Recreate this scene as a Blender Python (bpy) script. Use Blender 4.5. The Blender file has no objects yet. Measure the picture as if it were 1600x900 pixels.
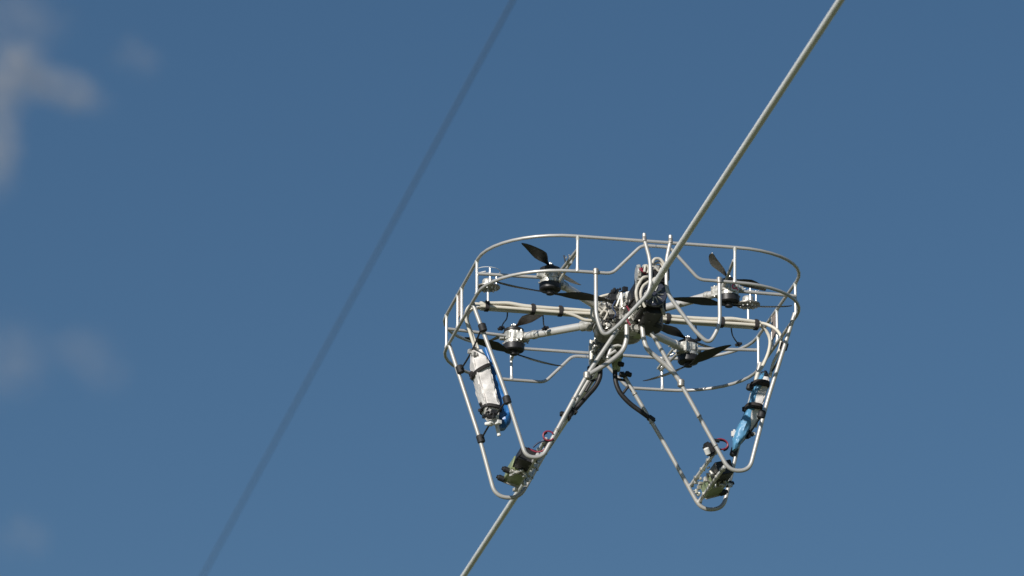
import bpy, bmesh, math, random
from mathutils import Vector, Matrix, noise
random.seed(7)
R = math.radians
scene = bpy.context.scene
COL = scene.collection

# ------------------------------------------------------------------ camera
DIST = 20.44                      # metres from the lens to the aircraft
FPX = 10220.0                     # focal length in photo pixels (1600 wide)
CAMZ = 1.6
PITCH = R(20.24)
cam_d = bpy.data.cameras.new('camera')
cam = bpy.data.objects.new('camera', cam_d)
COL.objects.link(cam)
cam.location = (0, 0, CAMZ)
cam.rotation_euler = (math.pi/2 + PITCH, 0, 0)
cam_d.sensor_width = 36
cam_d.lens = 36*FPX/1600
cam_d.clip_start = 0.5
cam_d.clip_end = 40000
cam_d.dof.use_dof = True
cam_d.dof.focus_distance = DIST
cam_d.dof.aperture_fstop = 5.6
scene.camera = cam

# ------------------------------------------------------------------ sky, sun, exposure
YAW = R(11.4)
sl = Vector((-0.62, -0.68, 0.40)).normalized()             # towards the sun, in the aircraft's axes
sdir = Matrix.Rotation(YAW, 3, 'Z') @ sl
SUN_EL = math.asin(sdir.z)
SUN_AZ = math.atan2(sdir.x, sdir.y)
world = bpy.data.worlds.new('World')
scene.world = world
world.use_nodes = True
nt = world.node_tree
bg = nt.nodes['Background']
sky = nt.nodes.new('ShaderNodeTexSky')
sky.sky_type = 'NISHITA'
sky.sun_disc = False
sky.sun_elevation = SUN_EL
sky.sun_rotation = SUN_AZ
sky.altitude = 200
sky.air_density = 1.0
sky.dust_density = 0.0
sky.ozone_density = 1.6
hs = nt.nodes.new('ShaderNodeHueSaturation')
hs.inputs['Saturation'].default_value = 1.21
nt.links.new(sky.outputs[0], hs.inputs['Color'])
nt.links.new(hs.outputs[0], bg.inputs['Color'])
bg.inputs['Strength'].default_value = 0.0595
sun_d = bpy.data.lights.new('sun', 'SUN')
sun_d.energy = 4.6
sun_d.angle = R(0.53)
sun_d.color = (1.0, 0.95, 0.88)
sun = bpy.data.objects.new('sun', sun_d)
COL.objects.link(sun)
sun.rotation_euler = sdir.to_track_quat('Z', 'Y').to_euler()
scene.view_settings.view_transform = 'Standard'
scene.view_settings.look = 'None'
scene.view_settings.exposure = 0.0
scene.view_settings.gamma = 1.0
scene.cycles.volume_step_rate = 1.0
scene.cycles.max_bounces = 8

# ------------------------------------------------------------------ frames and helpers
U = 0.002                          # one local unit is 2 mm
cp, sp = math.cos(PITCH), math.sin(PITCH)
CF = Vector((0, cp, sp)); CU = Vector((0, -sp, cp)); CR = Vector((1, 0, 0))
CAM = Vector((0, 0, CAMZ))
def ray(px, py):
    return (CF*FPX + CR*(px-800) - CU*(py-450)).normalized()
ORIGIN = CAM + ray(969, 492)*DIST
RM = Matrix.Rotation(YAW, 3, 'Z')
RMI = RM.inverted()
def L(px, py, X=None, Y=None, Z=None):
    """point in the aircraft's axes (2 mm units) on a known plane"""
    o = RMI @ (CAM-ORIGIN)/U
    d = RMI @ ray(px, py)
    k, v = (0, X) if X is not None else (1, Y) if Y is not None else (2, Z)
    t = (v-o[k])/d[k]
    return o + d*t

def mat(name, color, rough=0.5, metal=0.0, var=0.15, scale=60.0, bump=0.0, spec=0.5, transmission=0.0, alpha=1.0, dirt=None):
    m = bpy.data.materials.new(name)
    m.use_nodes = True
    n = m.node_tree.nodes; lk = m.node_tree.links
    b = n['Principled BSDF']
    tc = n.new('ShaderNodeTexCoord')
    nz = n.new('ShaderNodeTexNoise'); nz.inputs['Scale'].default_value = scale; nz.inputs['Detail'].default_value = 6
    lk.new(tc.outputs['Object'], nz.inputs['Vector'])
    cr = n.new('ShaderNodeValToRGB')
    c = Vector(color)
    lo = c*(1-var) if dirt is None else Vector(dirt)
    hi = c*(1+var*0.6)
    cr.color_ramp.elements[0].position = 0.32; cr.color_ramp.elements[1].position = 0.68
    cr.color_ramp.elements[0].color = (*lo, 1); cr.color_ramp.elements[1].color = (min(hi.x, 1), min(hi.y, 1), min(hi.z, 1), 1)
    lk.new(nz.outputs[0], cr.inputs[0]); lk.new(cr.outputs[0], b.inputs['Base Color'])
    mr = n.new('ShaderNodeMapRange')
    mr.inputs['To Min'].default_value = max(rough-0.1, 0.03); mr.inputs['To Max'].default_value = min(rough+0.12, 1)
    n2 = n.new('ShaderNodeTexNoise'); n2.inputs['Scale'].default_value = scale*2.7
    lk.new(tc.outputs['Object'], n2.inputs['Vector']); lk.new(n2.outputs[0], mr.inputs[0])
    lk.new(mr.outputs[0], b.inputs['Roughness'])
    b.inputs['Metallic'].default_value = metal
    b.inputs['Specular IOR Level'].default_value = spec
    b.inputs['Transmission Weight'].default_value = transmission
    b.inputs['Alpha'].default_value = alpha
    if bump:
        bp = n.new('ShaderNodeBump'); bp.inputs['Strength'].default_value = bump; bp.inputs['Distance'].default_value = 0.004
        lk.new(nz.outputs[0], bp.inputs['Height']); lk.new(bp.outputs[0], b.inputs['Normal'])
    return m

M = dict(
    alu=mat('satin_aluminium', (0.52, 0.51, 0.49), 0.40, 0.35, 0.08, 12),
    alu_bright=mat('polished_aluminium', (0.72, 0.71, 0.68), 0.33, 0.4, 0.08, 12),
    weld=mat('weld_bead', (0.42, 0.40, 0.37), 0.5, 0.7, 0.2, 200, 0.3),
    silver=mat('machined_metal', (0.66, 0.65, 0.61), 0.36, 0.45, 0.3, 90, 0.2, dirt=(0.34, 0.33, 0.29)),
    greymetal=mat('dull_grey_metal', (0.30, 0.29, 0.265), 0.45, 0.5, 0.4, 70, 0.2),
    black=mat('black_plastic', (0.018, 0.018, 0.020), 0.45, 0.0, 0.3, 60),
    carbon=mat('carbon_fibre', (0.022, 0.023, 0.022), 0.40, 0.0, 0.2, 40, 0, 0.5),
    carbon_brown=mat('brown_carbon_fibre', (0.11, 0.085, 0.07), 0.35, 0.0, 0.2, 40, 0, 0.8),  # browner carbon, used on single blades of upper propellers
    rubber=mat('black_rubber', (0.02, 0.02, 0.022), 0.6, 0.0, 0.3, 80),
    strap=mat('black_webbing', (0.025, 0.022, 0.022), 0.8, 0.0, 0.3, 150, 0.3),
    cable=mat('beige_cable_sleeve', (0.68, 0.64, 0.55), 0.5, 0.0, 0.06, 30),
    hose=mat('white_hose', (0.54, 0.51, 0.45), 0.45, 0.0, 0.15, 60),
    white=mat('white_plastic', (0.75, 0.75, 0.73), 0.4, 0.0, 0.08, 60),
    wrap=mat('white_crinkled_wrap', (0.74, 0.71, 0.69), 0.5, 0.0, 0.18, 45, 0.6),
    grimy=mat('grimy_wrap', (0.55, 0.53, 0.50), 0.55, 0.0, 0.4, 40, 0.6, dirt=(0.2, 0.2, 0.19)),
    blue=mat('blue_heatshrink', (0.025, 0.15, 0.42), 0.32, 0.0, 0.25, 30, 0.5),
    lblue=mat('light_blue_film', (0.11, 0.31, 0.52), 0.42, 0.0, 0.25, 30, 0.5),
    red=mat('red_wire', (0.26, 0.03, 0.06), 0.4, 0.0, 0.1, 60),
    pink=mat('pink_print', (0.70, 0.06, 0.16), 0.5, 0.0, 0.05, 60),
    darkblue=mat('dark_blue_wire', (0.02, 0.04, 0.10), 0.5, 0.0, 0.1, 60),
    glass=mat('clear_plastic', (0.75, 0.78, 0.78), 0.12, 0.0, 0.05, 60, 0, 0.5, 0.0, 0.32),
    tan=mat('tan_panel', (0.42, 0.33, 0.27), 0.45, 0.3, 0.15, 50),
    green_bounce=mat('dull_case_green_bounce', (0.36, 0.42, 0.22), 0.35, 0.3, 0.25, 50),  # green light bounced off the grass is mixed into this base colour
)
# stranded conductor: pale weathered metal with a fine lay
def wire_mat(name, col, lay, strength):
    m = mat(name, col, 0.55, 0.1, 0.08, 9)
    n = m.node_tree.nodes; lk = m.node_tree.links
    return m
M['conductor'] = wire_mat('weathered_conductor', (0.84, 0.845, 0.835), 0, 0)
M['dark_conductor'] = mat('dark_conductor', (0.14, 0.19, 0.29), 0.7, 0.0, 0.2, 9)

def tag(o, label=None, cat=None, group=None, kind=None):
    if label: o['label'] = label
    if cat: o['category'] = cat
    if group: o['group'] = group
    if kind: o['kind'] = kind
    return o
def build(name, bm, m, parent=None, smooth=True, raw=False):
    if not raw:
        bmesh.ops.scale(bm, vec=(U, U, U), verts=bm.verts)
    bmesh.ops.recalc_face_normals(bm, faces=bm.faces)
    me = bpy.data.meshes.new(name)
    bm.to_mesh(me); bm.free()
    if isinstance(m, (list, tuple)):
        for q in m: me.materials.append(M[q])
    else:
        me.materials.append(M[m])
    if smooth:
        me.polygons.foreach_set('use_smooth', [True]*len(me.polygons))
        me.set_sharp_from_angle(angle=R(38))
    o = bpy.data.objects.new(name, me)
    COL.objects.link(o)
    if parent: o.parent = parent
    return o

def each(name, m, fns, parent=None):
    return [part(name, m, f, parent) for f in fns]
def stuff(o):
    o['kind'] = 'stuff'; return o
def fillet(pts, r, seg=7):
    """round the inner corners of an open polyline; r may be one number or one per corner"""
    pts = [Vector(p) for p in pts]
    out = [pts[0]]
    for i in range(1, len(pts)-1):
        a, b, c = pts[i-1], pts[i], pts[i+1]
        rr = r[i-1] if isinstance(r, (list, tuple)) else r
        d1 = a-b; d2 = c-b
        k = min(rr, d1.length*0.49, d2.length*0.49)
        p1 = b+d1.normalized()*k; p2 = b+d2.normalized()*k
        for s in range(seg+1):
            t = s/seg
            out.append(p1*(1-t)**2 + b*2*t*(1-t) + p2*t*t)
    out.append(pts[-1])
    return out
def spline(pts, seg=6, closed=False):
    pts = [Vector(p) for p in pts]; n = len(pts); out = []
    rng = range(n) if closed else range(n-1)
    for i in rng:
        g = (lambda k: pts[k % n]) if closed else (lambda k: pts[max(0, min(n-1, k))])
        p0, p1, p2, p3 = g(i-1), g(i), g(i+1), g(i+2)
        for s in range(seg):
            t = s/seg
            out.append(0.5*((2*p1)+(p2-p0)*t+(2*p0-5*p1+4*p2-p3)*t*t+(3*p1-p0-3*p2+p3)*t**3))
    if not closed: out.append(pts[-1])
    return out
def tube(bm, pts, r, n=12, closed=False, rfun=None, cap=True):
    pts = [Vector(p) for p in pts]
    q = [pts[0]]
    for p in pts[1:]:
        if (p-q[-1]).length > 1e-4: q.append(p)
    pts = q
    N = len(pts)
    rings = []; prev = None
    for i, p in enumerate(pts):
        if closed: t = (pts[(i+1) % N]-pts[i-1])
        else: t = pts[min(i+1, N-1)]-pts[max(i-1, 0)]
        t.normalize()
        if prev is None:
            a = Vector((0, 0, 1)) if abs(t.z) < 0.9 else Vector((1, 0, 0))
            u = t.cross(a).normalized()
        else:
            u = (prev - t*prev.dot(t)).normalized()
        prev = u
        w = t.cross(u)
        rr = rfun(i/(N-1)) if rfun else r
        rings.append([bm.verts.new(p+(u*math.cos(2*math.pi*k/n)+w*math.sin(2*math.pi*k/n))*rr) for k in range(n)])
    m = N if closed else N-1
    for i in range(m):
        a = rings[i]; b = rings[(i+1) % N]
        sh = 0
        if closed and i == N-1:
            sh = min(range(n), key=lambda s: (a[0].co-b[s].co).length)
        for k in range(n):
            bm.faces.new((a[k], a[(k+1) % n], b[(k+1+sh) % n], b[(k+sh) % n]))
    if not closed and cap:
        bm.faces.new(rings[0][::-1]); bm.faces.new(rings[-1])
def cyl(bm, a, b, r, n=16, r2=None, bevel=0.0):
    a = Vector(a); b = Vector(b); r2 = r if r2 is None else r2
    d = (b-a); ln = d.length; d.normalize()
    if bevel:
        e = min(bevel, ln*0.4, r*0.5)
        prof = [(0, r-e), (e, r), (ln-e, r2), (ln, r2-e)]
    else: prof = [(0, r), (ln, r2)]
    aa = Vector((0, 0, 1)) if abs(d.z) < 0.9 else Vector((1, 0, 0))
    u = d.cross(aa).normalized(); w = d.cross(u)
    rings = [[bm.verts.new(a+d*h+(u*math.cos(2*math.pi*k/n)+w*math.sin(2*math.pi*k/n))*rr) for k in range(n)] for h, rr in prof]
    for i in range(len(rings)-1):
        for k in range(n):
            bm.faces.new((rings[i][k], rings[i][(k+1) % n], rings[i+1][(k+1) % n], rings[i+1][k]))
    bm.faces.new(rings[0][::-1]); bm.faces.new(rings[-1])
def lathe(bm, c, prof, n=24):
    """prof: (radius, z) list about the vertical axis through c"""
    c = Vector(c)
    rings = [[bm.verts.new(c+Vector((math.cos(2*math.pi*k/n)*r, math.sin(2*math.pi*k/n)*r, z))) for k in range(n)] for r, z in prof]
    for i in range(len(rings)-1):
        for k in range(n):
            bm.faces.new((rings[i][k], rings[i][(k+1) % n], rings[i+1][(k+1) % n], rings[i+1][k]))
    bm.faces.new(rings[0][::-1]); bm.faces.new(rings[-1])
def box(bm, c, size, bev=0.0, ax=None):
    """box with centre c, full size, optional axes (x,y,z vectors)"""
    r = bmesh.ops.create_cube(bm, size=1.0)
    vs = r['verts']
    if ax is None: ax = (Vector((1, 0, 0)), Vector((0, 1, 0)), Vector((0, 0, 1)))
    ax = [Vector(a).normalized() for a in ax]
    for v in vs:
        v.co = Vector(c)+ax[0]*v.co.x*size[0]+ax[1]*v.co.y*size[1]+ax[2]*v.co.z*size[2]
    if bev:
        es = list({e for v in vs for e in v.link_edges})
        bmesh.ops.bevel(bm, geom=es, offset=bev, segments=2, affect='EDGES')
def torus(bm, c, R0, r, axis=(0, 0, 1), n=28, m=8, sx=1.0):
    axis = Vector(axis).normalized()
    a = Vector((0, 0, 1)) if abs(axis.z) < 0.9 else Vector((1, 0, 0))
    u = axis.cross(a).normalized(); w = axis.cross(u)
    tube(bm, [Vector(c)+(u*math.cos(2*math.pi*k/n)*sx+w*math.sin(2*math.pi*k/n))*R0 for k in range(n)], r, m, closed=True)
def loft(bm, secs, n=20, p=3.0, jit=0.0, seed=0):
    """secs: (centre, wvec, dvec) superellipse rings with crinkles"""
    rings = []
    for i, (c, w, d) in enumerate(secs):
        c = Vector(c); w = Vector(w); d = Vector(d); ring = []
        for k in range(n):
            a = 2*math.pi*k/n; ca, sa = math.cos(a), math.sin(a)
            x = math.copysign(abs(ca)**(2/p), ca); y = math.copysign(abs(sa)**(2/p), sa)
            f = 1+jit*noise.noise(Vector((k*0.9+seed, i*0.35, seed*1.7)))+jit*0.6*noise.noise(Vector((ca*6, sa*6, i*0.6+seed)))
            ring.append(bm.verts.new(c+(w*x+d*y)*f))
        rings.append(ring)
    for i in range(len(rings)-1):
        for k in range(n):
            bm.faces.new((rings[i][k], rings[i][(k+1) % n], rings[i+1][(k+1) % n], rings[i+1][k]))
    bm.faces.new(rings[0][::-1]); bm.faces.new(rings[-1])
def lerp(a, b, t): return Vector(a)*(1-t)+Vector(b)*t
def NB(): return bmesh.new()

# ------------------------------------------------------------------ ground
def ground():
    bm = NB()
    n = 48; S = 14000.0
    vs = [[bm.verts.new((((i/n)*2-1)*abs((i/n)*2-1)*S, ((j/n)*2-1)*abs((j/n)*2-1)*S, 0)) for j in range(n+1)] for i in range(n+1)]
    for v in bm.verts:
        v.co.z = noise.noise(v.co*0.004)*0.6 + max(0, v.co.length-300)*0.004*noise.noise(v.co*0.0006)
        if v.co.xy.length < 200: v.co.z *= 0.1
    for i in range(n):
        for j in range(n):
            bm.faces.new((vs[i][j], vs[i+1][j], vs[i+1][j+1], vs[i][j+1]))
    m = bpy.data.materials.new('dry_green_field'); m.use_nodes = True
    nn = m.node_tree.nodes; lk = m.node_tree.links; b = nn['Principled BSDF']
    tc = nn.new('ShaderNodeTexCoord')
    a = nn.new('ShaderNodeTexNoise'); a.inputs['Scale'].default_value = 0.35; a.inputs['Detail'].default_value = 10
    lk.new(tc.outputs['Object'], a.inputs['Vector'])
    cr = nn.new('ShaderNodeValToRGB')
    cr.color_ramp.elements[0].color = (0.050, 0.075, 0.022, 1); cr.color_ramp.elements[1].color = (0.16, 0.15, 0.075, 1)
    cr.color_ramp.elements[0].position = 0.3; cr.color_ramp.elements[1].position = 0.75
    lk.new(a.outputs[0], cr.inputs[0]); lk.new(cr.outputs[0], b.inputs['Base Color'])
    b.inputs['Roughness'].default_value = 0.9
    M['field'] = m
    o = build('ground', bm, 'field', None, True, raw=True)
    tag(o, kind='structure')
ground()

# ------------------------------------------------------------------ power lines
def stranded(name, p0, direction, l0, l1, rad, m, label, group=None):
    """a stranded line: many twisted outer wires round a core, running straight"""
    d = direction.normalized()
    a = Vector((0, 0, 1)); u = d.cross(a).normalized(); w = u.cross(d)
    root = bpy.data.objects.new(name, None); COL.objects.link(root)
    root.location = p0; root.empty_display_size = 0.2
    tag(root, label, 'power line')
    bm = NB()
    n = 22                      # ring outline with shallow strand lobes
    steps = int((l1-l0)/0.04)
    prev = None
    for i in range(steps+1):
        t = l0+(l1-l0)*i/steps
        sag = 0.00022*t*t
        ring = []
        for k in range(n*2):
            ang = math.pi*k/n + t*11.0
            rr = rad*(1.0 if k % 2 else 0.955)
            ring.append(bm.verts.new(d*t+(u*math.cos(ang)+w*math.sin(ang))*rr+Vector((0, 0, 0*sag))))
        if prev:
            for k in range(n*2):
                bm.faces.new((prev[k], prev[(k+1) % (n*2)], ring[(k+1) % (n*2)], ring[k]))
        prev = ring
    o = build('conductor', bm, m, root, True, raw=True)
    return root
def W(local):                       # aircraft axes (units) to world metres
    return ORIGIN + RM @ (Vector(local)*U)
wire_dir = RM @ Vector((0, 1, 0))
WX, WZ = 5.0, -28.0
def plane_pt(px, py, y):
    r = ray(px, py); n = wire_dir
    t = (W((0, y, 0))-CAM).dot(n)/r.dot(n)
    return CAM+r*t
# direction refined so that the line leaves the frame where the photograph shows it
pa = plane_pt(1313, 0, -1480); pb = plane_pt(724, 900, 1480)
pc = W((WX, 0, WZ))
wd = (pb-pa).normalized()
stranded('power_line', pc, wd, -9.0, 14.0, 0.0102, 'conductor',
         'thick pale metal power line crossing the frame and passing through the drone')
# the second line runs parallel, farther off
def far_line(dist):
    c = CAM+ray(558, 452)*dist
    # same direction in space: check against two frame points
    return c
fl = far_line(62.0)
# its own direction: lies in the plane through the lens and the seen line, nearest to the first line's direction
nrm = ray(802, 0).cross(ray(317, 900)).normalized()
fd = (wd-nrm*wd.dot(nrm)).normalized()
stranded('power_line', fl, fd, -25.0, 40.0, 0.0090, 'dark_conductor',
         'thin dark out of focus power line farther back, left of the drone')

# ------------------------------------------------------------------ the drone
drone = bpy.data.objects.new('line_inspection_drone', None)
COL.objects.link(drone)
drone.location = ORIGIN; drone.rotation_euler = (0, 0, YAW); drone.empty_display_size = 0.3
tag(drone, 'caged silver tube drone with eight black propellers straddling the thick pale power line', 'drone')
DR = drone

HW, HY = 252.0, 257.0               # half width and half depth of the cage
ZA, ZB = 27.0, -28.5                # upper and lower rail
RT = 2.6                            # tube radius
def rrect(z, r=125, seg=10):
    pts = []
    for sx, sy, a0 in ((1, 1, 0), (-1, 1, 90), (-1, -1, 180), (1, -1, 270)):
        for s in range(seg+1):
            a = R(a0+90*s/seg)
            pts.append(Vector((sx*(HW-r)+math.cos(a)*r, sy*(HY-r)+math.sin(a)*r, z)))
    return pts
bm = NB(); tube(bm, rrect(ZA), RT, 12, closed=True); build('upper_rail', bm, 'alu', DR)
# lower rail in two halves, each rising to the upper rail beside the slot for the line
HB = 253.0
def half_rail(sx):
    r = 125; pts = []
    def arc(sy, a0, a1):
        return [Vector((sx*(HW-r+math.cos(R(a0+(a1-a0)*s/10))*r), sy*(HB-r)+math.sin(R(a0+(a1-a0)*s/10))*r, ZB)) for s in range(11)]
    near = fillet([(sx*0.6, -HY+1, ZA-7), (sx*22, -HY+1, ZA-7), (sx*68, -HB-1, ZB), (sx*(HW-r), -HB, ZB)], 9, 5)
    far = fillet([(sx*(HW-r), HB, ZB), (sx*68, HB+1, ZB), (sx*22, HY-1, ZA-7), (sx*0.6, HY-1, ZA-7)], 9, 5)
    pts = near[:-1]+arc(-1, -90, 0)+arc(1, 0, 90)+far[1:]
    bm = NB(); tube(bm, pts, RT, 12)
    build('lower_rail', bm, 'alu', DR)
half_rail(-1); half_rail(1)
# posts between the rails
def post(x, y, z0=ZB, z1=ZA, r=2.3):
    a = Vector((x, math.copysign(min(abs(y), HB), y), z0)); b = Vector((x, y, z1))
    bm = NB(); tube(bm, [lerp(a, b, t/24) for t in range(25)], r, 10, rfun=lambda t: r*(1+0.55*math.exp(-(min(t, 1-t)/0.075)**2)))
    build('cage_post', bm, 'alu_bright', DR)
for x in (-122, 124):
    for y in (-HY, HY): post(x, y)
for x in (-HW, HW):
    for y in (-122, 0, 126): post(x, y)
for s in (-1, 1):
    post(s*HW, 33)
    bm = NB(); box(bm, (s*(HW-0.5), 16.5, ZB/2+ZA/2+6), (1.6, 29, 38), 0.5); build('side_panel', bm, 'tan', DR)

# struts from each motor to the cage
MX, MY = 141.0, 141.0
for sx in (-1, 1):
    for sy in (-1, 1):
        bm = NB(); cyl(bm, (sx*(MX+12), sy*(MY-6), 2), (sx*(HW-1), sy*(MY-14), 4), 2.6, 10); build('motor_strut', bm, 'alu', DR)
        bm = NB(); cyl(bm, (sx*(MX-10), sy*(MY+8), 3), (sx*122, sy*(HY-1), 6), 2.6, 10); build('motor_strut', bm, 'alu', DR)

# diagonal arms
for sx in (-1, 1):
    for sy in (-1, 1):
        a = Vector((sx*38, sy*36, -6)); b = Vector((sx*(MX-12), sy*(MY-12), 0))
        bm = NB(); cyl(bm, a, b, 6.2, 18)
        arm = build('arm', bm, 'alu_bright', DR)
        bm = NB(); cyl(bm, lerp(a, b, 0.80), lerp(a, b, 0.86), 7.2, 18, bevel=0.8); cyl(bm, lerp(a, b, 0.97), b, 7.6, 18, bevel=0.8)
        stuff(build('collar', bm, 'silver', arm))

# propeller blades
def blade_mesh(flip):
    bm = NB()
    st = [(0.0, 4, 0), (0.08, 4.5, 0), (0.16, 8, 0.5), (0.28, 15, 1), (0.42, 20.5, 1.5), (0.55, 19.5, 1.5), (0.70, 16, 1), (0.85, 11.5, 0), (0.95, 7.5, -1.5), (1.0, 2.0, -3)]
    rings = []
    for t, c, sw in st:
        tw = R(24-17*t)
        th = max(0.8, 2.6*(1-t))
        ring = []
        for k in range(10):
            a = 2*math.pi*k/10
            y = math.cos(a)*c*0.5 + sw + c*0.12
            z = math.sin(a)*th*0.5 + (0.9 if abs(math.cos(a)) < 0.6 else 0)*0.6
            yy = y*math.cos(tw)-z*math.sin(tw); zz = y*math.sin(tw)+z*math.cos(tw)
            ring.append(bm.verts.new((4+t*104, yy*flip, zz+3.5*t*t)))
        rings.append(ring)
    for i in range(len(rings)-1):
        for k in range(10):
            bm.faces.new((rings[i][k], rings[i][(k+1) % 10], rings[i+1][(k+1) % 10], rings[i+1][k]))
    bm.faces.new(rings[0][::-1]); bm.faces.new(rings[-1])
    return bm
proto_b = {}
def blade(parent, c, ang, flip, mname, length=1.0):
    key = (flip, mname)
    if key not in proto_b:
        o = build('propeller_blade', blade_mesh(flip), mname, parent); proto_b[key] = o
    else:
        o = proto_b[key].copy(); COL.objects.link(o); o.parent = parent
    o.location = Vector(c)*U; o.rotation_euler = (0, 0, ang); o.scale = (length, 1, 1)
    return o
ZUP, ZLO = 19.5, -25.0
def motor(cx, cy, blades_up, blades_lo, facing, badge=False):
    spin = 1 if cx*cy > 0 else -1
    """a stacked pair of motors on one mount"""
    c = Vector((cx, cy, 0))
    bm = NB()
    lathe(bm, c, [(12, -10), (15.5, -9), (15.5, -5), (13.5, -4.5), (13.5, -2.5), (15, -2), (15, 10), (13, 11)], 24)
    for k in range(12):
        a = 2*math.pi*k/12
        p = c+Vector((math.cos(a)*15.2, math.sin(a)*15.2, 0))
        box(bm, p+Vector((0, 0, 3.0)), (2.4, 2.4, 13 if k % 2 else 9), 0.4)
        if k % 3 == 0: cyl(bm, p+Vector((0, 0, -9)), p*1.0+Vector((math.cos(a)*3, math.sin(a)*3, -9)), 1.5, 8)
    d = Vector((math.copysign(1, -cx), math.copysign(1, -cy), 0)).normalized()
    q = Vector((-d.y, d.x, 0))
    box(bm, c+d*16+Vector((0, 0, 0)), (15, 22, 13), 1.2, (d, q, (0, 0, 1)))
    for s in (-1, 1):
        for e in (-1, 1):
            cyl(bm, c+d*(16+e*4)+q*s*9+Vector((0, 0, -9)), c+d*(16+e*4)+q*s*9+Vector((0, 0, 9)), 1.7, 8)
    # bracket ears towards the struts
    box(bm, c+Vector((math.copysign(16, cx), math.copysign(-5, cy)*1.0, 2)), (12, 7, 7), 0.8)
    box(bm, c+Vector((math.copysign(-8, cx), math.copysign(13, cy), 3)), (6, 12, 7), 0.8)
    mo = build('motor_mount', bm, 'silver', DR)
    bm = NB()
    lathe(bm, c, [(14.5, -9.2), (16.8, -10), (16.8, -19), (15, -21), (7, -22), (6, -27), (3, -28)], 28)
    build('lower_motor_bell', bm, 'black', mo)
    bm = NB()
    lathe(bm, c, [(14, 10.8), (15.8, 11.3), (15.8, 15), (13, 16.5), (7, 17.2), (6, 21), (3, 22)], 28)
    build('upper_motor_bell', bm, 'black', mo)
    bm = NB()
    for k in range(4):
        a = k*math.pi/2+0.4
        cyl(bm, c+Vector((math.cos(a)*4, math.sin(a)*4, 20)), c+Vector((math.cos(a)*4, math.sin(a)*4, 23)), 1.1, 6)
    cyl(bm, c+Vector((0, 0, 20)), c+Vector((0, 0, 25)), 1.8, 8)
    stuff(build('hub_bolt', bm, 'silver', mo))
    for (px, py, m) in blades_up:
        t = L(px, py, Z=ZUP+3)
        v = t-Vector((cx, cy, t.z)); ln = max(0.8, min(1.12, v.length/108))
        blade(mo, (cx, cy, ZUP), math.atan2(v.y, v.x), spin, m, ln)
    for (px, py, m) in blades_lo:
        t = L(px, py, Z=ZLO+3)
        v = t-Vector((cx, cy, t.z)); ln = max(0.8, min(1.12, v.length/108))
        blade(mo, (cx, cy, ZLO), math.atan2(v.y, v.x), -spin, m, ln)
    if badge:
        f = Vector((facing[0], facing[1], 0)).normalized(); s = Vector((-f.y, f.x, 0))
        bm = NB(); box(bm, c+f*17.2+Vector((0, 0, 0)), (1.0, 14, 13), 0.3, (f, s, (0, 0, 1))); bd = build('badge_plate', bm, 'white', mo)
        bm = NB()
        torus(bm, c+f*18.2+s*(-1.5)+Vector((0, 0, 0.5)), 3.4, 0.9, f, 16, 6)
        for e in (-1, 1):
            cyl(bm, c+f*18.2+s*1.6+Vector((0, 0, e*0.5)), c+f*18.2+s*5.6+Vector((0, 0, e*4.2)), 0.85, 6)
        build('badge_print', bm, 'pink', bd)
    return mo
motor(-MX, -MY, [(818, 380, 'carbon'), (905, 446, 'carbon_brown')], [(957, 471, 'carbon'), (772, 440, 'carbon')], (0, -1))
motor(MX, -MY, [(1110, 396, 'carbon_brown'), (1176, 446, 'carbon')], [(1047, 466, 'carbon'), (1237, 479, 'carbon')], (0.35, -1), True)
motor(-MX, MY, [(846, 490, 'carbon_brown'), (767, 532, 'carbon')], [(728, 527, 'carbon'), (877, 573, 'carbon')], (0, -1))
motor(MX, MY, [(1012, 503, 'carbon'), (1112, 542, 'carbon')], [(1007, 596, 'carbon'), (1140, 539, 'carbon')], (0, -1))

# cable bars to the left and right
def cable_bar(s):
    x0, x1 = s*40, s*224
    bm = NB(); box(bm, ((x0+x1)/2, 2, -4.5), (abs(x1-x0), 8, 5.5), 1.5)
    bar = build('cable_bar', bm, 'alu_bright', DR)
    for j, (oy, oz) in enumerate(((-4.5, 1.2), (-5, -3.8), (-0.5, 2.8), (4.0, 2.8))):
        pts = []
        for k in range(9):
            t = k/8
            w = 0.8*math.sin(t*7+j*2.1)
            pts.append((x0+(x1-x0)*t, oy+w*0.5, oz+w*0.9+(4.0*math.exp(-((t-0.78)/0.13)**2) if j in (0, 2) else 0)))
        bm = NB()
        tube(bm, spline(pts, 4), 2.7, 10)
        build('cable', bm, 'cable', bar)
    for px, py in (((761, 478), (833, 483), (876, 487)) if s < 0 else ((1044, 494), (1128, 502), (1182, 506))):
        x = L(px, py, Y=-4).x
        bm = NB()
        pr = []
        loft(bm, [((x-3.0, -0.5, -1.2), (0, 8.6, 0), (0, 0, 7.8)), ((x+3.0, -0.5, -1.2), (0, 8.6, 0), (0, 0, 7.8))], 16, 3.4)
        box(bm, (x+0.6, 2+s*0, 6.8), (5, 6, 4), 0.6)
        build('strap', bm, 'strap', bar)
cable_bar(-1); cable_bar(1)
# cables that leave the bars
def run(name, pts, r, m, parent=None, n=10, seg=6):
    bm = NB(); tube(bm, spline(pts, seg), r, n); return build(name, bm, m, parent or DR)
# right: from bar end down to the battery
run('battery_cable', [L(1182, 504, Y=-2), L(1198, 507, Y=-6), L(1214, 516, Y=-14), L(1221, 530, Y=-18), L(1217, 549, Y=-14), L(1208, 568, Y=-8), L(1203, 590, Y=0)], 2.6, 'cable')
run('battery_cable', [L(1186, 507, Y=2), L(1197, 517, Y=4), L(1203, 531, Y=6), L(1201, 549, Y=8), L(1193, 569, Y=8), L(1184, 584, Y=6), L(1180, 598, Y=4)], 2.6, 'cable')
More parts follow.
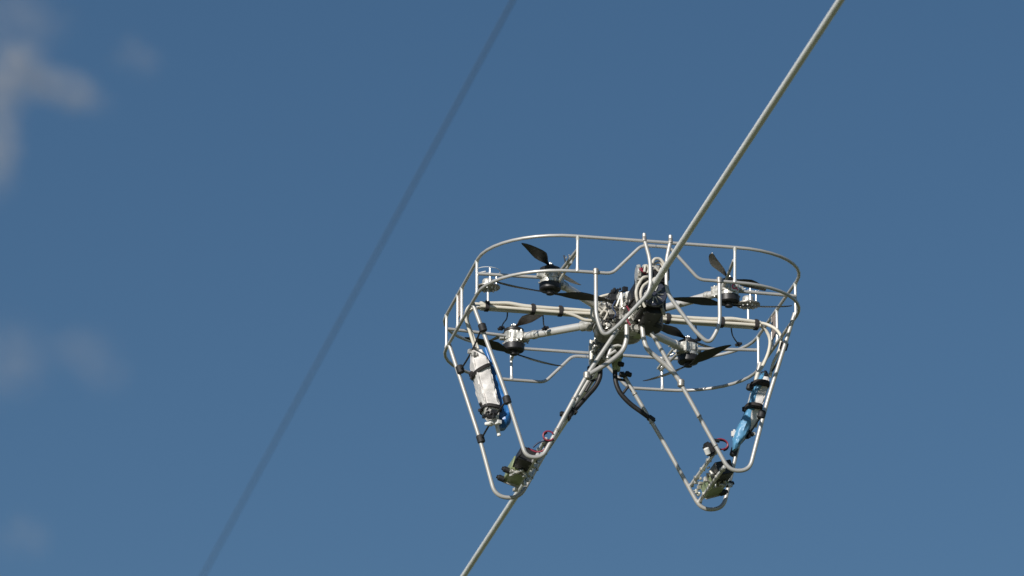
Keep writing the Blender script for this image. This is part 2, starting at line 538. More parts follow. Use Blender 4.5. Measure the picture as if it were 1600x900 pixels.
# left
run('battery_cable', [L(762, 478, Y=-4), L(742, 475, Y=-6), L(731, 482, Y=-2), L(728, 497, Y=2), L(734, 518, Y=4), L(741, 540, Y=4), L(746, 556, Y=2)], 2.6, 'cable')
run('battery_cable', [L(758, 481, Y=2), L(738, 483, Y=6), L(730, 497, Y=8), L(737, 520, Y=8), L(747, 545, Y=4)], 2.6, 'cable')

# short black pull cords with beads below the bars
for a, b, c in (((793, 484), (792, 497), (783, 513)), ((848, 488), (849, 500), (852, 513)), ((1142, 507), (1144, 522), (1154, 538)), ((1087, 505), (1088, 517), (1092, 530))):
    o = run('sensor_cord', [L(*a, Y=10), L(*b, Y=30), L((b[0]+c[0])/2-1, (b[1]+c[1])/2, Y=60), L(*c, Y=80)], 1.1, 'darkblue', None, 8)
    p = L(*c, Y=80)
    bm = NB(); box(bm, p, (7.5, 7, 7), 1.6, ((1, 0.3, 0.5), (0, 1, 0), (-0.5, 0, 1))); cyl(bm, p+Vector((-5, 0, -2)), p+Vector((5, 0, 2)), 2.4, 10); build('sensor', bm, 'black', o)

# satellite antennas on short masts
def antenna(px_top, py_top, px_b, py_b, grey):
    b = L(px_b, py_b, Y=0); t = L(px_top, py_top, Y=0)
    b.x = (b.x+t.x)/2; t.x = b.x
    bm = NB(); cyl(bm, b, t, 2.0, 10); mast = build('antenna_mast', bm, 'alu_bright', DR)
    bm = NB(); lathe(bm, t, [(6, -1), (9, 0), (9, 11), (7.5, 13)], 20); build('receiver', bm, 'silver' if grey else 'white', mast)
    bm = NB(); lathe(bm, t, [(16, -1.4), (19, -1), (19, 1), (16, 1.4)], 24)
    build('mounting_disc', bm, 'greymetal', mast)
    bm = NB()
    for k in range(10):
        a = k*0.63
        cyl(bm, t+Vector((math.cos(a)*12, math.sin(a)*12, -5)), t+Vector((math.cos(a)*12, math.sin(a)*12, 3)), 1.2, 6)
    stuff(build('standoff', bm, 'white', mast))
    for k in range(3):
        bm = NB()
        a = k*2.094+0.5
        cyl(bm, t+Vector((math.cos(a)*17, math.sin(a)*17, -2)), t+Vector((math.cos(a)*17, math.sin(a)*17, 27)), 1.3, 8)
        build('guard_rod', bm, 'alu_bright', mast)
    bm = NB(); torus(bm, t+Vector((0, 0, 27)), 19, 0.5, (0.04, 0.0, 1), 30, 5)
    for a in (0.5, 2.6): cyl(bm, t+Vector((math.cos(a)*17, math.sin(a)*17, 26)), t+Vector((math.cos(a+0.9)*4, math.sin(a+0.9)*4, 26)), 0.8, 6)
    build('guard_ring', bm, 'white', mast)
antenna(762, 449, 763, 474, True)
antenna(1169, 476, 1169, 499, True)

# guides at the front and back: a narrow slot that flares downwards
def guide(y, s):
    k = s
    sl_ = 9 if k < 0 else 16; ou = 94 if k < 0 else 99; tp = 18 if k < 0 else 23
    pts = [(k*tp, y, ZA+12), (k*tp, y, ZA+3), (k*sl_, y, -4), (k*sl_, y, -54), (k*62, y, -116), (k*82, y, -133), (k*ou, y, -102), (k*ou, y, ZB+1)]
    bm = NB(); tube(bm, fillet(pts, [5, 12, 16, 16, 12, 20], 7)[0:], 3.1, 12)
    g = build('line_guide', bm, 'alu', DR)
    bm = NB(); cyl(bm, (k*ou, y, ZB-5), (k*ou, y, ZB+5), 4.4, 12, bevel=1); build('weld_collar', bm, 'weld', g)
    bm = NB(); cyl(bm, (k*tp, y, ZA-1), (k*tp, y, ZA+8), 4.2, 12, 3.2, bevel=1)
    build('weld_collar', bm, 'weld', g)
for s in (-1, 1): guide(-HY, s)

# landing legs: four loops, near pair at y=-88, far pair at y=+98
def leg(px_pts, y_in, r_corner, name='leg_loop', taper=None):
    pts = px_pts
    bm = NB(); tube(bm, fillet(pts, r_corner, 8), 3.3, 12)
    return build(name, bm, 'alu', DR)
YN, YF = -88.0, 98.0
# near left
NL = [L(738, 472, X=-251), L(790, 613, Y=YN), L(822, 714, Y=YN), L(847, 715, Y=YN), L(917, 586, Y=YN), L(965, 515, Y=YN)]
leg(NL, 0, [20, 24, 20, 20])
FLL = [L(702, 539, X=-251), L(749, 683, Y=YF), L(774, 776, Y=YF), L(811, 779, Y=YF), L(868, 679, Y=YF), L(930, 578, Y=YF)]
leg(FLL, 0, [20, 24, 22, 20])
NR = [L(1242, 489, X=251), L(1198, 630, Y=YN), L(1171, 735, Y=YN), L(1140, 736, Y=YN), L(1073, 616, Y=YN), L(1018, 520, Y=YN)]
leg(NR, 0, [20, 24, 22, 20])
FR_ = [L(1188, 567, X=250), L(1155, 690, Y=YF), L(1130, 795, Y=YF), L(1096, 797, Y=YF), L(1041, 698, Y=YF), L(972, 582, Y=YF)]
leg(FR_, 0, [20, 20, 22, 20])
# bent inner braces from the near legs up to the hub
for pts in ([(917, 586), (934, 577), (957, 562), (973, 547), (979, 528), (979, 508)], [(1064, 598), (1050, 580), (1030, 562), (1013, 547), (1006, 530), (1003, 505)]):
    o = run('leg_brace', [L(x, y, Y=YN) for x, y in pts], 3.8, 'alu', None, 12)
    bm = NB(); p = L(*pts[0], Y=YN)
    cyl(bm, p+Vector((0, 0, -7)), p+Vector((0, 0, 5)), 5.6, 12, bevel=1.5); build('weld_collar', bm, 'weld', o)

# black sprung arms at the back of the slot
def black_arm(pts, strut):
    o = run('grip_arm', [L(x, y, Y=YF) for x, y in pts], 3.9, 'black', None, 12)
    bm = NB()
    for a, b in strut:
        cyl(bm, L(*a, Y=YF), L(*b, Y=YF), 2.2, 8); build('arm_strut', bm, 'black', o); bm = NB()
    p = L(*pts[-1], Y=YF); q = L(*pts[-2], Y=YF)
    d = (p-q).normalized()
    box(bm, p-d*2, (14, 9, 9), 2, (d, (0, 1, 0), d.cross(Vector((0, 1, 0)))))
    build('arm_link', bm, 'black', o)
    return o
black_arm([(962, 570), (961, 585), (963, 600), (970, 615), (985, 631), (1004, 645), (1019, 656)], [((962, 592), (980, 595)), ((979, 594), (988, 612)), ((974, 614), (983, 602))])
black_arm([(938, 577), (937, 590), (930, 604), (917, 619), (901, 637), (890, 648)], [((937, 590), (924, 596)), ((924, 596), (915, 612))])
# knob clamps near the arms
for px, py in ((923, 577), (931, 573), (970, 569), (982, 585), (973, 586), (920, 588), (880, 648)):
    p = L(px, py, Y=YF-6)
    bm = NB(); cyl(bm, p+Vector((-5, 0, 1)), p+Vector((5, 0, -1)), 4.0, 12, bevel=1.2); box(bm, p+Vector((-1, 4, 3)), (7, 6, 7), 1.2)
    build('clamp_knob', bm, 'black', DR)

# ---- centre mechanism that grips the line
def part(name, m, fn, parent=None, smooth=True):
    bm = NB(); fn(bm); return build(name, bm, m, parent or DR, smooth)
def greeble(bm, c, size, n, lo, hi, rnd):
    for _ in range(n):
        p = Vector(c)+Vector(((rnd.random()-.5)*size[0], (rnd.random()-.5)*size[1], (rnd.random()-.5)*size[2]))
        s = Vector([lo+(hi-lo)*rnd.random() for _ in range(3)])
        if rnd.random() < 0.5:
            a = Vector((rnd.random()-.5, rnd.random()-.5, rnd.random()-.5)).normalized()
            cyl(bm, p-a*s.x*.6, p+a*s.x*.6, s.y*0.35, 10, bevel=.4)
        else:
            rz = rnd.random()*0.7
            box(bm, p, s, 0.5, (Vector((math.cos(rz), math.sin(rz), 0)), Vector((-math.sin(rz), math.cos(rz), 0)), (0, 0, 1)))
# upper and lower octagonal plates
def octo(bm, c, r, h):
    v = []
    for z in (-h/2, h/2):
        v.append([bm.verts.new(Vector(c)+Vector((math.cos(R(22.5+45*k))*r[0], math.sin(R(22.5+45*k))*r[1], z))) for k in range(8)])
    for k in range(8): bm.faces.new((v[0][k], v[0][(k+1) % 8], v[1][(k+1) % 8], v[1][k]))
    bm.faces.new(v[0][::-1]); bm.faces.new(v[1])
part('centre_plate', 'greymetal', lambda bm: octo(bm, (0, 0, -1), (50, 62), 4), None, False)
part('centre_plate', 'greymetal', lambda bm: octo(bm, (0, 0, -13), (46, 58), 4), None, False)
def tray(bm):
    secs = []
    for z, f in ((-18, 1.0), (-30, 1.0), (-36, 0.88), (-39, 0.66)):
        secs.append(((0, 0, z), (39*f, 0, 0), (0, 42*f, 0)))
    loft(bm, secs, 24, 3.2)
part('bottom_tray', 'greymetal', tray)
tr = part('bottom_rim', 'silver', lambda bm: loft(bm, [((0, 0, -18), (41, 0, 0), (0, 44, 0)), ((0, 0, -21), (41, 0, 0), (0, 44, 0))], 24, 3.2))
# right housing, black
hous = part('drive_housing', 'black', lambda bm: box(bm, (21, -106, -31), (38, 96, 34), 7))
part('drive_motor', 'black', lambda bm: cyl(bm, (30, -62, -46), (30, -62, -4), 24, 24, bevel=4), hous)
part('side_cover', 'black', lambda bm: box(bm, (41, -100, -26), (7, 44, 20), 2), hous)
rnd = random.Random(3)
def bolts(bm):
    for y in (-145, -130, -78):
        for z in (-20, -42): cyl(bm, (39.5, y, z), (41.5, y, z), 1.6, 8)
    for x in (6, 22, 38):
        for y in (-145, -110): cyl(bm, (x, y, -47), (x, y, -49.5), 1.6, 8)
stuff(part('housing_bolt', 'greymetal', bolts, hous))
# round end plate the line runs into
def wheel(bm):
    c = L(1022, 459, Y=-190)
    cyl(bm, c+Vector((0, 5, 0)), c+Vector((0, -3, 0)), 20.5, 28, bevel=1.5)
    return c
M['wheelmat'] = mat('dark_slate_plastic', (0.045, 0.05, 0.075), 0.4)
wh = part('end_wheel', 'wheelmat', wheel)
wc = L(1022, 459, Y=-194)
def spokes(bm):
    for k in range(11):
        a = k*0.571
        d = Vector((math.cos(a), 0, math.sin(a)))
        cyl(bm, wc+d*5, wc+d*15, 1.4, 6, 0.5)
stuff(part('wheel_spoke', 'silver', spokes, wh))
part('wheel_hub', 'silver', lambda bm: cyl(bm, L(1011, 461, Y=-196)+Vector((0, 3, 0)), L(1011, 461, Y=-196)+Vector((0, -6, 0)), 6.5, 14, 4.0, bevel=1), wh)
# upper controller above the wheel
ctl = part('controller_box', 'black', lambda bm: (box(bm, (17, -152, 6), (44, 60, 26), 4), box(bm, (20, -150, 20), (26, 34, 10), 3), box(bm, (-1, -120, -10), (16, 60, 26), 3)))
def gear(bm):
    c = L(997, 428, Y=-165)
    cyl(bm, c+Vector((-3, 0, 0)), c+Vector((3, 0, 0)), 13, 20, bevel=1)
    for k in range(12):
        a = k*math.pi/6
        box(bm, c+Vector((0, math.cos(a)*13, math.sin(a)*13)), (4.5, 3, 3), .5)
    cyl(bm, c+Vector((0, 4, -6)), c+Vector((2, 20, -30)), 3, 10)
part('toothed_pulley', 'silver', gear, ctl)
def h(pts, Y, r=2.4, m='hose', name='hose'):
    return run(name, [L(p[0], p[1], Y=(p[2] if len(p) > 2 else Y)) for p in pts], r, m, None, 10)
h([(1019, 412), (1023, 405), (1031, 405), (1037, 412), (1040, 421), (1037, 432)], -185, 2.6)
h([(1020, 418), (1025, 411), (1032, 411), (1036, 419), (1034, 428), (1029, 433)], -180, 2.0)
h([(1007, 425), (1009, 415), (1014, 419), (1012, 427)], -190, 2.2)
h([(1015, 431), (1005, 434), (998, 444), (994, 456), (996, 470), (1000, 480)], -200, 2.5)
h([(1014, 440), (1005, 447), (1001, 458), (1003, 470), (1008, 480)], -200, 2.3)
h([(1029, 433), (1022, 436), (1018, 444)], -200, 2.4)
h([(1024, 418), (1030, 424), (1033, 419)], -190, 1.8)
h([(1041, 456), (1034, 468), (1034, 480), (1038, 491)], -150, 2.8)
h([(1004, 420), (1000, 421), (1011, 428)], -186, 1.6, 'red')
def bits(bm):
    greeble(bm, L(1018, 428, Y=-175), (34, 24, 20), 16, 3, 8, rnd)
part('fitting', 'silver', bits, ctl)
stuff(part('connector', 'black', lambda bm: greeble(bm, L(1010, 470, Y=-150), (30, 24, 30), 14, 5, 11, rnd), ctl))
# left gear motor group
gm = part('gear_motor', 'greymetal', lambda bm: (cyl(bm, (-27, -44, -50), (-27, -44, -10), 15, 22, bevel=2), cyl(bm, (-27, -44, -12), (-27, -44, -8), 17, 22, bevel=1)))
part('gearbox', 'silver', lambda bm: (box(bm, (-3, -66, -24), (22, 40, 44), 2.5), box(bm, (2, -72, -50), (20, 26, 12), 2), box(bm, (-12, -60, 2), (14, 22, 18), 2)), gm)
stuff(part('gear_motor_fitting', 'silver', lambda bm: (greeble(bm, (-38, -50, -20), (20, 24, 44), 26, 3, 8, rnd), greeble(bm, (-6, -86, -22), (30, 12, 50), 26, 3, 9, rnd)), gm))
stuff(part('gear_motor_cover', 'black', lambda bm: (box(bm, (-22, -50, 8), (12, 24, 18), 2), greeble(bm, (-14, -60, 18), (22, 14, 10), 9, 3, 8, rnd), greeble(bm, (-20, -62, -24), (36, 10, 40), 12, 3, 8, rnd)), gm))
part('white_cap', 'white', lambda bm: cyl(bm, L(978, 462, Y=-90), L(992, 459, Y=-90), 6, 16, bevel=1.5), gm)
each('lever', 'silver', [lambda bm: cyl(bm, L(971, 458, Y=-90), L(963, 479, Y=-90), 1.6, 8), lambda bm: cyl(bm, L(971, 458, Y=-91), L(972, 484, Y=-91), 2.4, 8), lambda bm: cyl(bm, L(998, 476, Y=-160), L(989, 490, Y=-150), 1.6, 8)], gm)
h([(926, 480), (932, 470), (944, 463), (962, 459)], -40, 3.0, 'cable', 'cable')
h([(925, 477), (934, 466), (948, 461), (968, 458)], -44, 2.2, 'cable', 'cable')
h([(885, 489), (900, 494), (914, 500), (932, 501)], -10, 2.6, 'cable', 'cable')
h([(925, 484), (925, 492), (928, 500), (936, 505)], -60, 2.6, 'hose')
h([(931, 478), (941, 487), (947, 480)], -60, 2.2, 'hose')
h([(938, 492), (943, 486), (949, 489), (944, 500)], -66, 1.8, 'hose')
for px, py, Y in ((944, 470, -70), (972, 494, -84), (983, 505, -84), (951, 508, -70), (936, 500, -60), (975, 476, -96), (986, 470, -110), (960, 500, -84)):
    c = L(px, py, Y=Y)
    part('machine_screw', 'silver', lambda bm: (cyl(bm, c+Vector((0, 3, 0)), c+Vector((0, -1, 0)), 3.1, 12, bevel=.6)), gm)
h([(944, 500), (940, 508), (946, 515), (955, 511)], -74, 1.3, 'black', 'signal_lead')
h([(962, 470), (957, 480), (962, 490), (958, 499)], -88, 1.3, 'darkblue', 'signal_lead')
h([(979, 478), (984, 488), (980, 499), (985, 508)], -98, 1.3, 'red', 'signal_lead')
h([(958, 455), (951, 461), (947, 472), (952, 482)], -76, 1.4, 'black', 'signal_lead')
# gusset under the arms
part('white_gusset', 'white', lambda bm: box(bm, L(950, 473, Y=-20), (18, 4, 14), 1), gm)
# rear group round the line
rear = part('rear_clamp', 'greymetal', lambda bm: (box(bm, (-10, 96, -30), (22, 36, 30), 2.5), box(bm, (10, 84, -24), (16, 34, 34), 3)))
part('rear_plate', 'silver', lambda bm: (box(bm, (-23, 98, -30), (7, 30, 34), 1.2), cyl(bm, (-27, 92, -12), (-27, 92, -58), 3, 10)), rear)
stuff(part('rear_fitting', 'silver', lambda bm: greeble(bm, (-14, 76, -30), (26, 14, 38), 34, 3, 8, rnd), rear))
part('rear_bracket', 'green_bounce', lambda bm: (box(bm, (15, 98, -30), (18, 26, 26), 5), cyl(bm, (15, 98, -34), (15, 98, -58), 9.5, 16, 6)), rear)
part('inner_fork', 'alu_bright', lambda bm: (tube(bm, spline([L(949, 560, Y=-60), L(955, 545, Y=-60), L(964, 540, Y=-60), L(974, 541, Y=-60)], 6), 2.4, 10), cyl(bm, L(949, 556, Y=-62), L(962, 548, Y=-62), 2.2, 8), cyl(bm, L(956, 543, Y=-58), L(967, 556, Y=-58), 2.4, 8)))
part('feed_block', 'green_bounce', lambda bm: (box(bm, (25, -24, -36), (26, 34, 12), 5), box(bm, (33, -34, -30), (16, 30, 12), 4)))
# junction pieces where the arms meet
for sx in (-1, 1):
    for sy in (-1, 1):
        part('arm_socket', 'silver', lambda bm: (cyl(bm, (sx*30, sy*29, -6.5), (sx*52, sy*50, -5), 8.6, 18, bevel=1.2), box(bm, (sx*41, sy*39, -6), (10, 10, 19), 1.5)))

# ---- battery packs between the outer leg tubes
def pack(top, bot, wv, dv, white_m, blue_pts, Y, seed, straps, blue_m):
    secs = []
    n = 30
    for i in range(n):
        t = i/(n-1)
        c = lerp(top, bot, t)
        f = 0.62+0.38*min(1, t*6) if t < 0.5 else 0.45+0.55*min(1, (1-t)*5)
        secs.append((c, Vector(wv)*f, Vector(dv)*f))
    bm = NB(); loft(bm, secs, 40, 6.0, 0.13, seed)
    o = build('battery_pack', bm, white_m, DR)
    secs = []
    for px, py, hw in blue_pts:
        secs.append((L(px, py, Y=Y+9), (hw, 0, hw*0.15), (0, 15*min(1, hw/7), 0)))
    # refine sections
    fine = []
    for i in range(len(secs)-1):
        for s in range(4):
            t = s/4
            fine.append(tuple(lerp(secs[i][k], secs[i+1][k], t) for k in range(3)))
    fine.append(secs[-1])
    bm = NB(); loft(bm, fine, 24, 2.6, 0.16, seed+5)
    build('film_bag', bm, blue_m, o)
    ax = (Vector(bot)-Vector(top)).normalized()
    for (px, py, w, d, tilt) in straps:
        c = L(px, py, Y=Y+2)
        bm = NB()
        a2 = (ax+Vector((tilt, 0, 0))).normalized()
        wvv = Vector(wv).normalized(); dvv = Vector(dv).normalized()
        wvv = (wvv-a2*wvv.dot(a2)).normalized()
        loft(bm, [(c-a2*2.6, wvv*w, dvv*d), (c-a2*2.4, wvv*(w+.7), dvv*(d+.7)), (c+a2*2.4, wvv*(w+.7), dvv*(d+.7)), (c+a2*2.6, wvv*w, dvv*d)], 22, 2.8)
        greeble(bm, c-wvv*w*0.9, (7, 8, 10), 4, 4, 8, rnd)
        build('strap', bm, 'strap', o)
    return o
pl = pack(L(744, 550, Y=2), L(772, 662, Y=2), (12.0, 0, 1.5), (0, 19, 0), 'wrap',
          [(758, 545, 3), (766, 570, 6), (774, 600, 9), (781, 625, 12), (785, 648, 12.5), (787, 663, 10), (786, 671, 4)], 2, 1,
          [(751, 581, 15.6, 24.5, 0.35), (767, 641, 15.4, 24.5, -0.35)], 'blue')
stuff(part('pack_top', 'grimy', lambda bm: greeble(bm, L(741, 550, Y=-8), (14, 14, 18), 12, 4, 8, rnd), pl))
stuff(part('pack_tail', 'white', lambda bm: (cyl(bm, L(776, 664, Y=0), L(780, 681, Y=0), 3, 10), greeble(bm, L(770, 655, Y=-12), (16, 14, 16), 9, 4, 9, rnd)), pl))
stuff(part('pack_buckle', 'black', lambda bm: greeble(bm, L(765, 646, Y=-22), (18, 8, 16), 9, 4, 9, rnd), pl))
pr_ = pack(L(1194, 588, Y=4), L(1165, 683, Y=4), (9, 0, -1.5), (0, 20, 0), 'wrap',
           [(1192, 584, 3), (1184, 602, 7), (1178, 622, 6), (1171, 645, 7.5), (1163, 665, 10.5), (1157, 680, 10.5), (1151, 695, 6), (1148, 703, 3)], -12, 9,
           [(1188, 602, 13, 21, 0.2), (1177, 638, 13, 21, 0.2)], 'lblue')
stuff(part('pack_top', 'black', lambda bm: greeble(bm, L(1194, 586, Y=-4), (10, 12, 8), 7, 4, 8, rnd), pr_))
stuff(part('pack_tail', 'wrap', lambda bm: (box(bm, L(1147, 678, Y=0), (9, 9, 14), 3), greeble(bm, L(1176, 670, Y=0), (12, 14, 18), 6, 5, 9, rnd)), pr_))
stuff(part('pack_buckle', 'black', lambda bm: greeble(bm, L(1172, 681, Y=-6), (10, 8, 16), 6, 3, 6, rnd), pr_))
# rubber clamps on the tubes and the cords strung between them
def clamp(px, py, Y, r=6.2, ln=13, ax=(0.3, 0, -1)):
    p = L(px, py, Y=Y); a = Vector(ax).normalized()
    bm = NB(); cyl(bm, p-a*ln/2, p+a*ln/2, r, 16, bevel=1.4); box(bm, p+Vector((3, 3, 1)), (7, 7, 6), 1)
    build('tube_clamp', bm, 'rubber', DR)
clamp(754, 512, YN); clamp(792, 625, YN); clamp(719, 577, YF+2); clamp(751, 686, YF)
clamp(1225, 541, YN-5, ax=(-0.3, 0, -1)); clamp(1190, 648, YN, ax=(-0.3, 0, -1)); clamp(1171, 605, YF, 5, 10, ax=(-0.3, 0, -1)); clamp(1147, 706, YF, 6, 15, ax=(-0.3, 0, -1))
for a, b, mid in (((752, 514), (721, 576), (737, 549)), ((790, 628), (753, 684), (770, 655)), ((1224, 545), (1173, 603), (1204, 583)), ((1188, 652), (1149, 702), (1170, 678))):
    run('tension_cord', [L(*a, Y=YN+2), L(*mid, Y=4), L(*b, Y=YF-2)], 1.5, 'rubber', None, 8)

for pts, Y in (((NL[3], NL[4]), YN), ((NR[3], NR[4]), YN), ((FR_[4], FR_[5]), YF), ((FLL[3], FLL[4]), YF)):
    for t in (0.33, 0.71):
        a = lerp(pts[0], pts[1], t-0.012); b = lerp(pts[0], pts[1], t+0.012)
        part('weld_bead', 'weld', lambda bm: tube(bm, [lerp(a, b, q/6) for q in range(7)], 3.4, 12, rfun=lambda u: 3.4+0.9*math.sin(math.pi*u)))

# ---- equipment cases on rails at the foot of the legs
def case(s):
    o = each('case_rail', 'alu_bright', [lambda bm: box(bm, (s*134, 14, -239), (5, 178, 6), 1), lambda bm: box(bm, (s*147, 14, -265), (5, 178, 6), 1)])[0]
    part('rail_bolt', 'silver', lambda bm: [cyl(bm, (s*x-s*4, y, z), (s*x+s*4, y, z), 3.0, 8) for x, z in ((134, -239), (147, -265)) for y in (100, 62, 20, -24, -60)], o)['kind'] = 'stuff'
    def prism(bm, y0, y1, cs):
        f = []
        for y in (y0, y1): f.append([bm.verts.new((s*x, y, z)) for x, z in cs])
        n = len(cs)
        for k in range(n): bm.faces.new((f[0][k], f[0][(k+1) % n], f[1][(k+1) % n], f[1][k]))
        bm.faces.new(f[0][::-1]); bm.faces.new(f[1])
        bmesh.ops.bevel(bm, geom=bm.edges[:], offset=1.0, segments=1, affect='EDGES')
    cs = ((148, -270), (173, -262), (167, -241), (141, -249))
    g = part('equipment_case', 'green_bounce', lambda bm: prism(bm, 6, 70, cs))
    cs2 = ((147, -268), (171, -261), (165, -240), (139, -247))
    each('case_lip', 'alu', [lambda bm, y=y: box(bm, (s*160.5, y, -267.5), (24, 2, 3), .5, ((s*0.95, 0, 0.31), (0, 1, 0), (-0.31*s, 0, 0.95))) for y in (10, 66)], g)
    part('cell_block', 'black', lambda bm: prism(bm, -40, 3, cs2), g)
    each('case_knob', 'black', [lambda bm, y=y: (cyl(bm, (s*171, y, -262), (s*182, y, -258), 4.8, 14, bevel=1.5), cyl(bm, (s*181, y, -258.4), (s*184, y, -257), 3, 8)) for y in (22, 64)], g)
    stuff(part('case_fitting', 'silver', lambda bm: (greeble(bm, (s*160, 4, -268), (26, 16, 8), 12, 3, 7, rnd), greeble(bm, (s*136, 20, -254), (8, 110, 22), 16, 3, 8, rnd)), g))
    return g
cl = case(-1); cr_ = case(1)
def loop(cx, cy, Y, r, sx, off=0):
    c = L(cx, cy, Y=Y)
    pts = [c+Vector((math.cos(a)*r*sx, 0, math.sin(a)*r)) for a in [R(x) for x in range(-150+off, 160+off, 20)]]
    o = run('wire_loop', pts, 1.3, 'red', None, 8, 2)
    run('wire_loop_core', [p+Vector((1.2, 2.5, -1.4)) for p in pts[4:]], 1.3, 'black', o, 8, 2)
loop(857, 681, -92, 7.6, 1.1, 180)
loop(1126, 694, -70, 8.5, 1.35)
run('case_lead', [L(833, 699, Y=-70), L(841, 692, Y=-74), L(853, 688, Y=-76)], 1.4, 'darkblue')
run('case_lead', [L(815, 709, Y=-50), L(806, 718, Y=-30), L(802, 729, Y=-10)], 1.2, 'rubber')
run('case_lead', [L(825, 700, Y=-70), L(838, 706, Y=-72), L(850, 703, Y=-76), L(858, 690, Y=-78)], 1.3, 'red')
part('power_plug', 'black', lambda bm: (box(bm, L(857, 694, Y=-76), (11, 9, 16), 2, ((0.85, 0, -0.5), (0, 1, 0), (0.5, 0, 0.85))), box(bm, L(866, 678, Y=-80), (6, 6, 8), 1)), cl)
part('power_plug', 'black', lambda bm: (box(bm, L(1108, 702, Y=-76), (13, 16, 22), 3, ((0.85, 0, 0.5), (0, 1, 0), (-0.5, 0, 0.85))), cyl(bm, L(1113, 688, Y=-80), L(1124, 689, Y=-80), 3, 10)), cr_)
part('plug_cap', 'white', lambda bm: cyl(bm, L(1103, 700, Y=-90), L(1107, 710, Y=-86), 4.5, 12, bevel=1), cr_)

# antenna stalk behind the near-left motor
stuff(part('stalk_bracket', 'silver', lambda bm: (cyl(bm, L(872, 442, Y=-150), L(899, 398, Y=-200), 2.4, 8), box(bm, L(890, 410, Y=-190), (8, 6, 6), 1), greeble(bm, L(889, 401, Y=-190), (16, 6, 10), 7, 2, 4, rnd))))
run('stalk_lead', [L(881, 399, Y=-190), L(883, 408, Y=-190), L(884, 417, Y=-188)], 1.0, 'black')
stuff(part('stalk_bracket', 'silver', lambda bm: (cyl(bm, L(1028, 576, Y=HY-2), L(1052, 545, Y=180), 2.2, 8), greeble(bm, L(1053, 546, Y=160), (16, 8, 16), 9, 3, 6, rnd))))

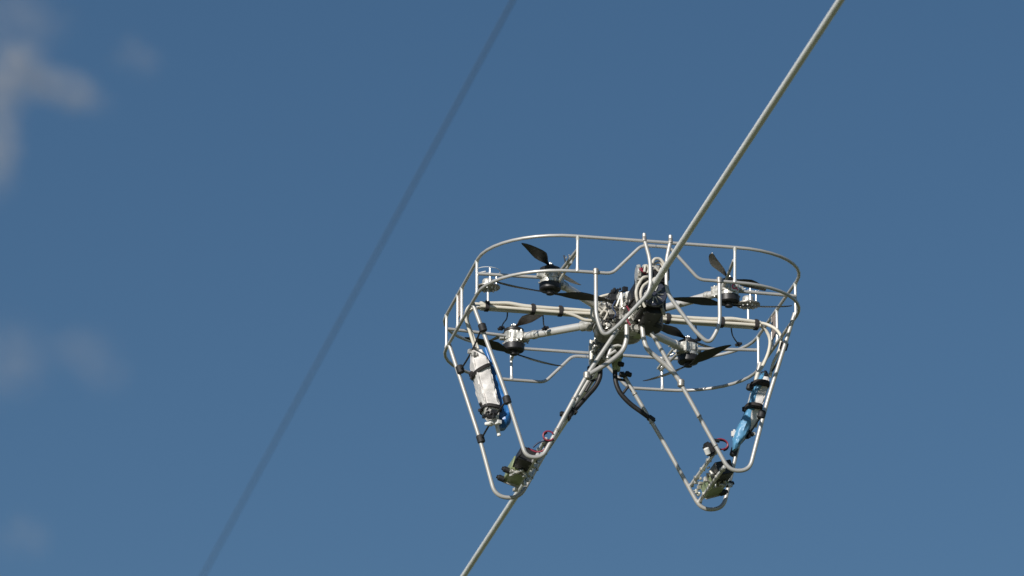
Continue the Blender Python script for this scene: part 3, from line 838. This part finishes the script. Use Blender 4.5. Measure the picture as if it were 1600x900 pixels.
# ------------------------------------------------------------------ clouds
def cloud(blobs, dens, seed, label, dist=3600.0, nsc=0.022):
    """blobs: (px, py, rx, ry, tilt, weight) lobes of one thin cloud, in photo pixels at its distance"""
    k = dist/FPX
    cx = sum(b[0] for b in blobs)/len(blobs); cy = sum(b[1] for b in blobs)/len(blobs)
    m = bpy.data.materials.new('thin_cloud'); m.use_nodes = True
    n = m.node_tree.nodes; lk = m.node_tree.links
    n.remove(n['Principled BSDF']); out = n['Material Output']
    v = n.new('ShaderNodeVolumePrincipled')
    v.inputs['Color'].default_value = (0.97, 0.955, 0.96, 1)
    v.inputs['Anisotropy'].default_value = 0.1
    tc = n.new('ShaderNodeTexCoord')
    nz0 = n.new('ShaderNodeTexNoise'); nz0.inputs['Scale'].default_value = nsc*0.9; nz0.inputs['Detail'].default_value = 3
    lk.new(tc.outputs['Object'], nz0.inputs['Vector'])
    wp = n.new('ShaderNodeVectorMath'); wp.operation = 'MULTIPLY_ADD'
    wp.inputs[1].default_value = (46, 46, 46); wp.inputs[2].default_value = (-23, -23, -23)
    lk.new(nz0.outputs['Color'], wp.inputs[0])
    co = n.new('ShaderNodeVectorMath'); co.operation = 'ADD'
    lk.new(tc.outputs['Object'], co.inputs[0]); lk.new(wp.outputs[0], co.inputs[1])
    total = None; hull = bmesh.new()
    for (px, py, rx, ry, tilt, w) in blobs:
        c = Vector((px-cx, 0, -(py-cy)))
        mp = n.new('ShaderNodeMapping'); mp.vector_type = 'TEXTURE'
        mp.inputs['Location'].default_value = c
        mp.inputs['Rotation'].default_value = (0, R(tilt), 0)
        mp.inputs['Scale'].default_value = (rx, (rx+ry)*0.5, ry)
        lk.new(co.outputs[0], mp.inputs['Vector'])
        ln = n.new('ShaderNodeVectorMath'); ln.operation = 'LENGTH'; lk.new(mp.outputs[0], ln.inputs[0])
        mr = n.new('ShaderNodeMapRange'); mr.interpolation_type = 'SMOOTHERSTEP'
        mr.inputs['From Min'].default_value = 1.21; mr.inputs['From Max'].default_value = 0.0
        mr.inputs['To Max'].default_value = w
        lk.new(ln.outputs['Value'], mr.inputs[0])
        if total is None: total = mr.outputs[0]
        else:
            a = n.new('ShaderNodeMath'); a.operation = 'ADD'; lk.new(total, a.inputs[0]); lk.new(mr.outputs[0], a.inputs[1]); total = a.outputs[0]
        rm = Matrix.Rotation(R(tilt), 3, 'Y')
        r = bmesh.ops.create_icosphere(hull, subdivisions=2, radius=1.0)
        for q in r['verts']:
            q.co = c + rm @ Vector((q.co.x*rx*1.3, q.co.y*(rx+ry)*0.65, q.co.z*ry*1.3))
    res = bmesh.ops.convex_hull(hull, input=hull.verts[:])
    dead = [g for g in set(res['geom_interior']+res['geom_unused']) if isinstance(g, bmesh.types.BMVert)]
    bmesh.ops.delete(hull, geom=dead, context='VERTS')
    nz = n.new('ShaderNodeTexNoise'); nz.noise_dimensions = '4D'; nz.inputs['W'].default_value = seed
    nz.inputs['Scale'].default_value = nsc; nz.inputs['Detail'].default_value = 5; nz.inputs['Roughness'].default_value = 0.55
    lk.new(tc.outputs['Object'], nz.inputs['Vector'])
    m2 = n.new('ShaderNodeMapRange'); m2.inputs['From Min'].default_value = 0.28; m2.inputs['From Max'].default_value = 0.68
    lk.new(nz.outputs[0], m2.inputs[0])
    mu = n.new('ShaderNodeMath'); mu.operation = 'MULTIPLY'; lk.new(total, mu.inputs[0]); lk.new(m2.outputs[0], mu.inputs[1])
    m3 = n.new('ShaderNodeMath'); m3.operation = 'MULTIPLY'; m3.inputs[1].default_value = dens
    lk.new(mu.outputs[0], m3.inputs[0]); lk.new(m3.outputs[0], v.inputs['Density'])
    lk.new(v.outputs[0], out.inputs['Volume'])
    M['cl%d' % seed] = m
    o = build('cloud', hull, 'cl%d' % seed, None, True, raw=True)
    o.location = CAM+ray(cx, cy)*dist
    o.scale = (k, k, k)
    tag(o, label, 'cloud')
    return o
cloud([(22, 112, 72, 66, 0, 1.0), (105, 140, 80, 38, 24, 1.0), (4, 215, 42, 120, 0, 0.75), (25, 25, 100, 70, 0, 0.28)], 0.036, 1,
      'pale pinkish wispy cloud at the upper left, biggest and brightest of the clouds')
cloud([(213, 88, 52, 38, 15, 1.0)], 0.010, 3, 'tiny faint cloud puff just right of the brightest cloud')
cloud([(10, 560, 90, 85, 0, 0.9), (135, 552, 80, 52, 15, 0.9), (172, 592, 50, 42, 0, 0.5)], 0.0092, 4,
      'dim grey two lobed cloud by the left edge, below the middle of the picture')
cloud([(38, 838, 58, 44, 0, 1.0)], 0.008, 6, 'barely visible cloud puff near the lower left corner')
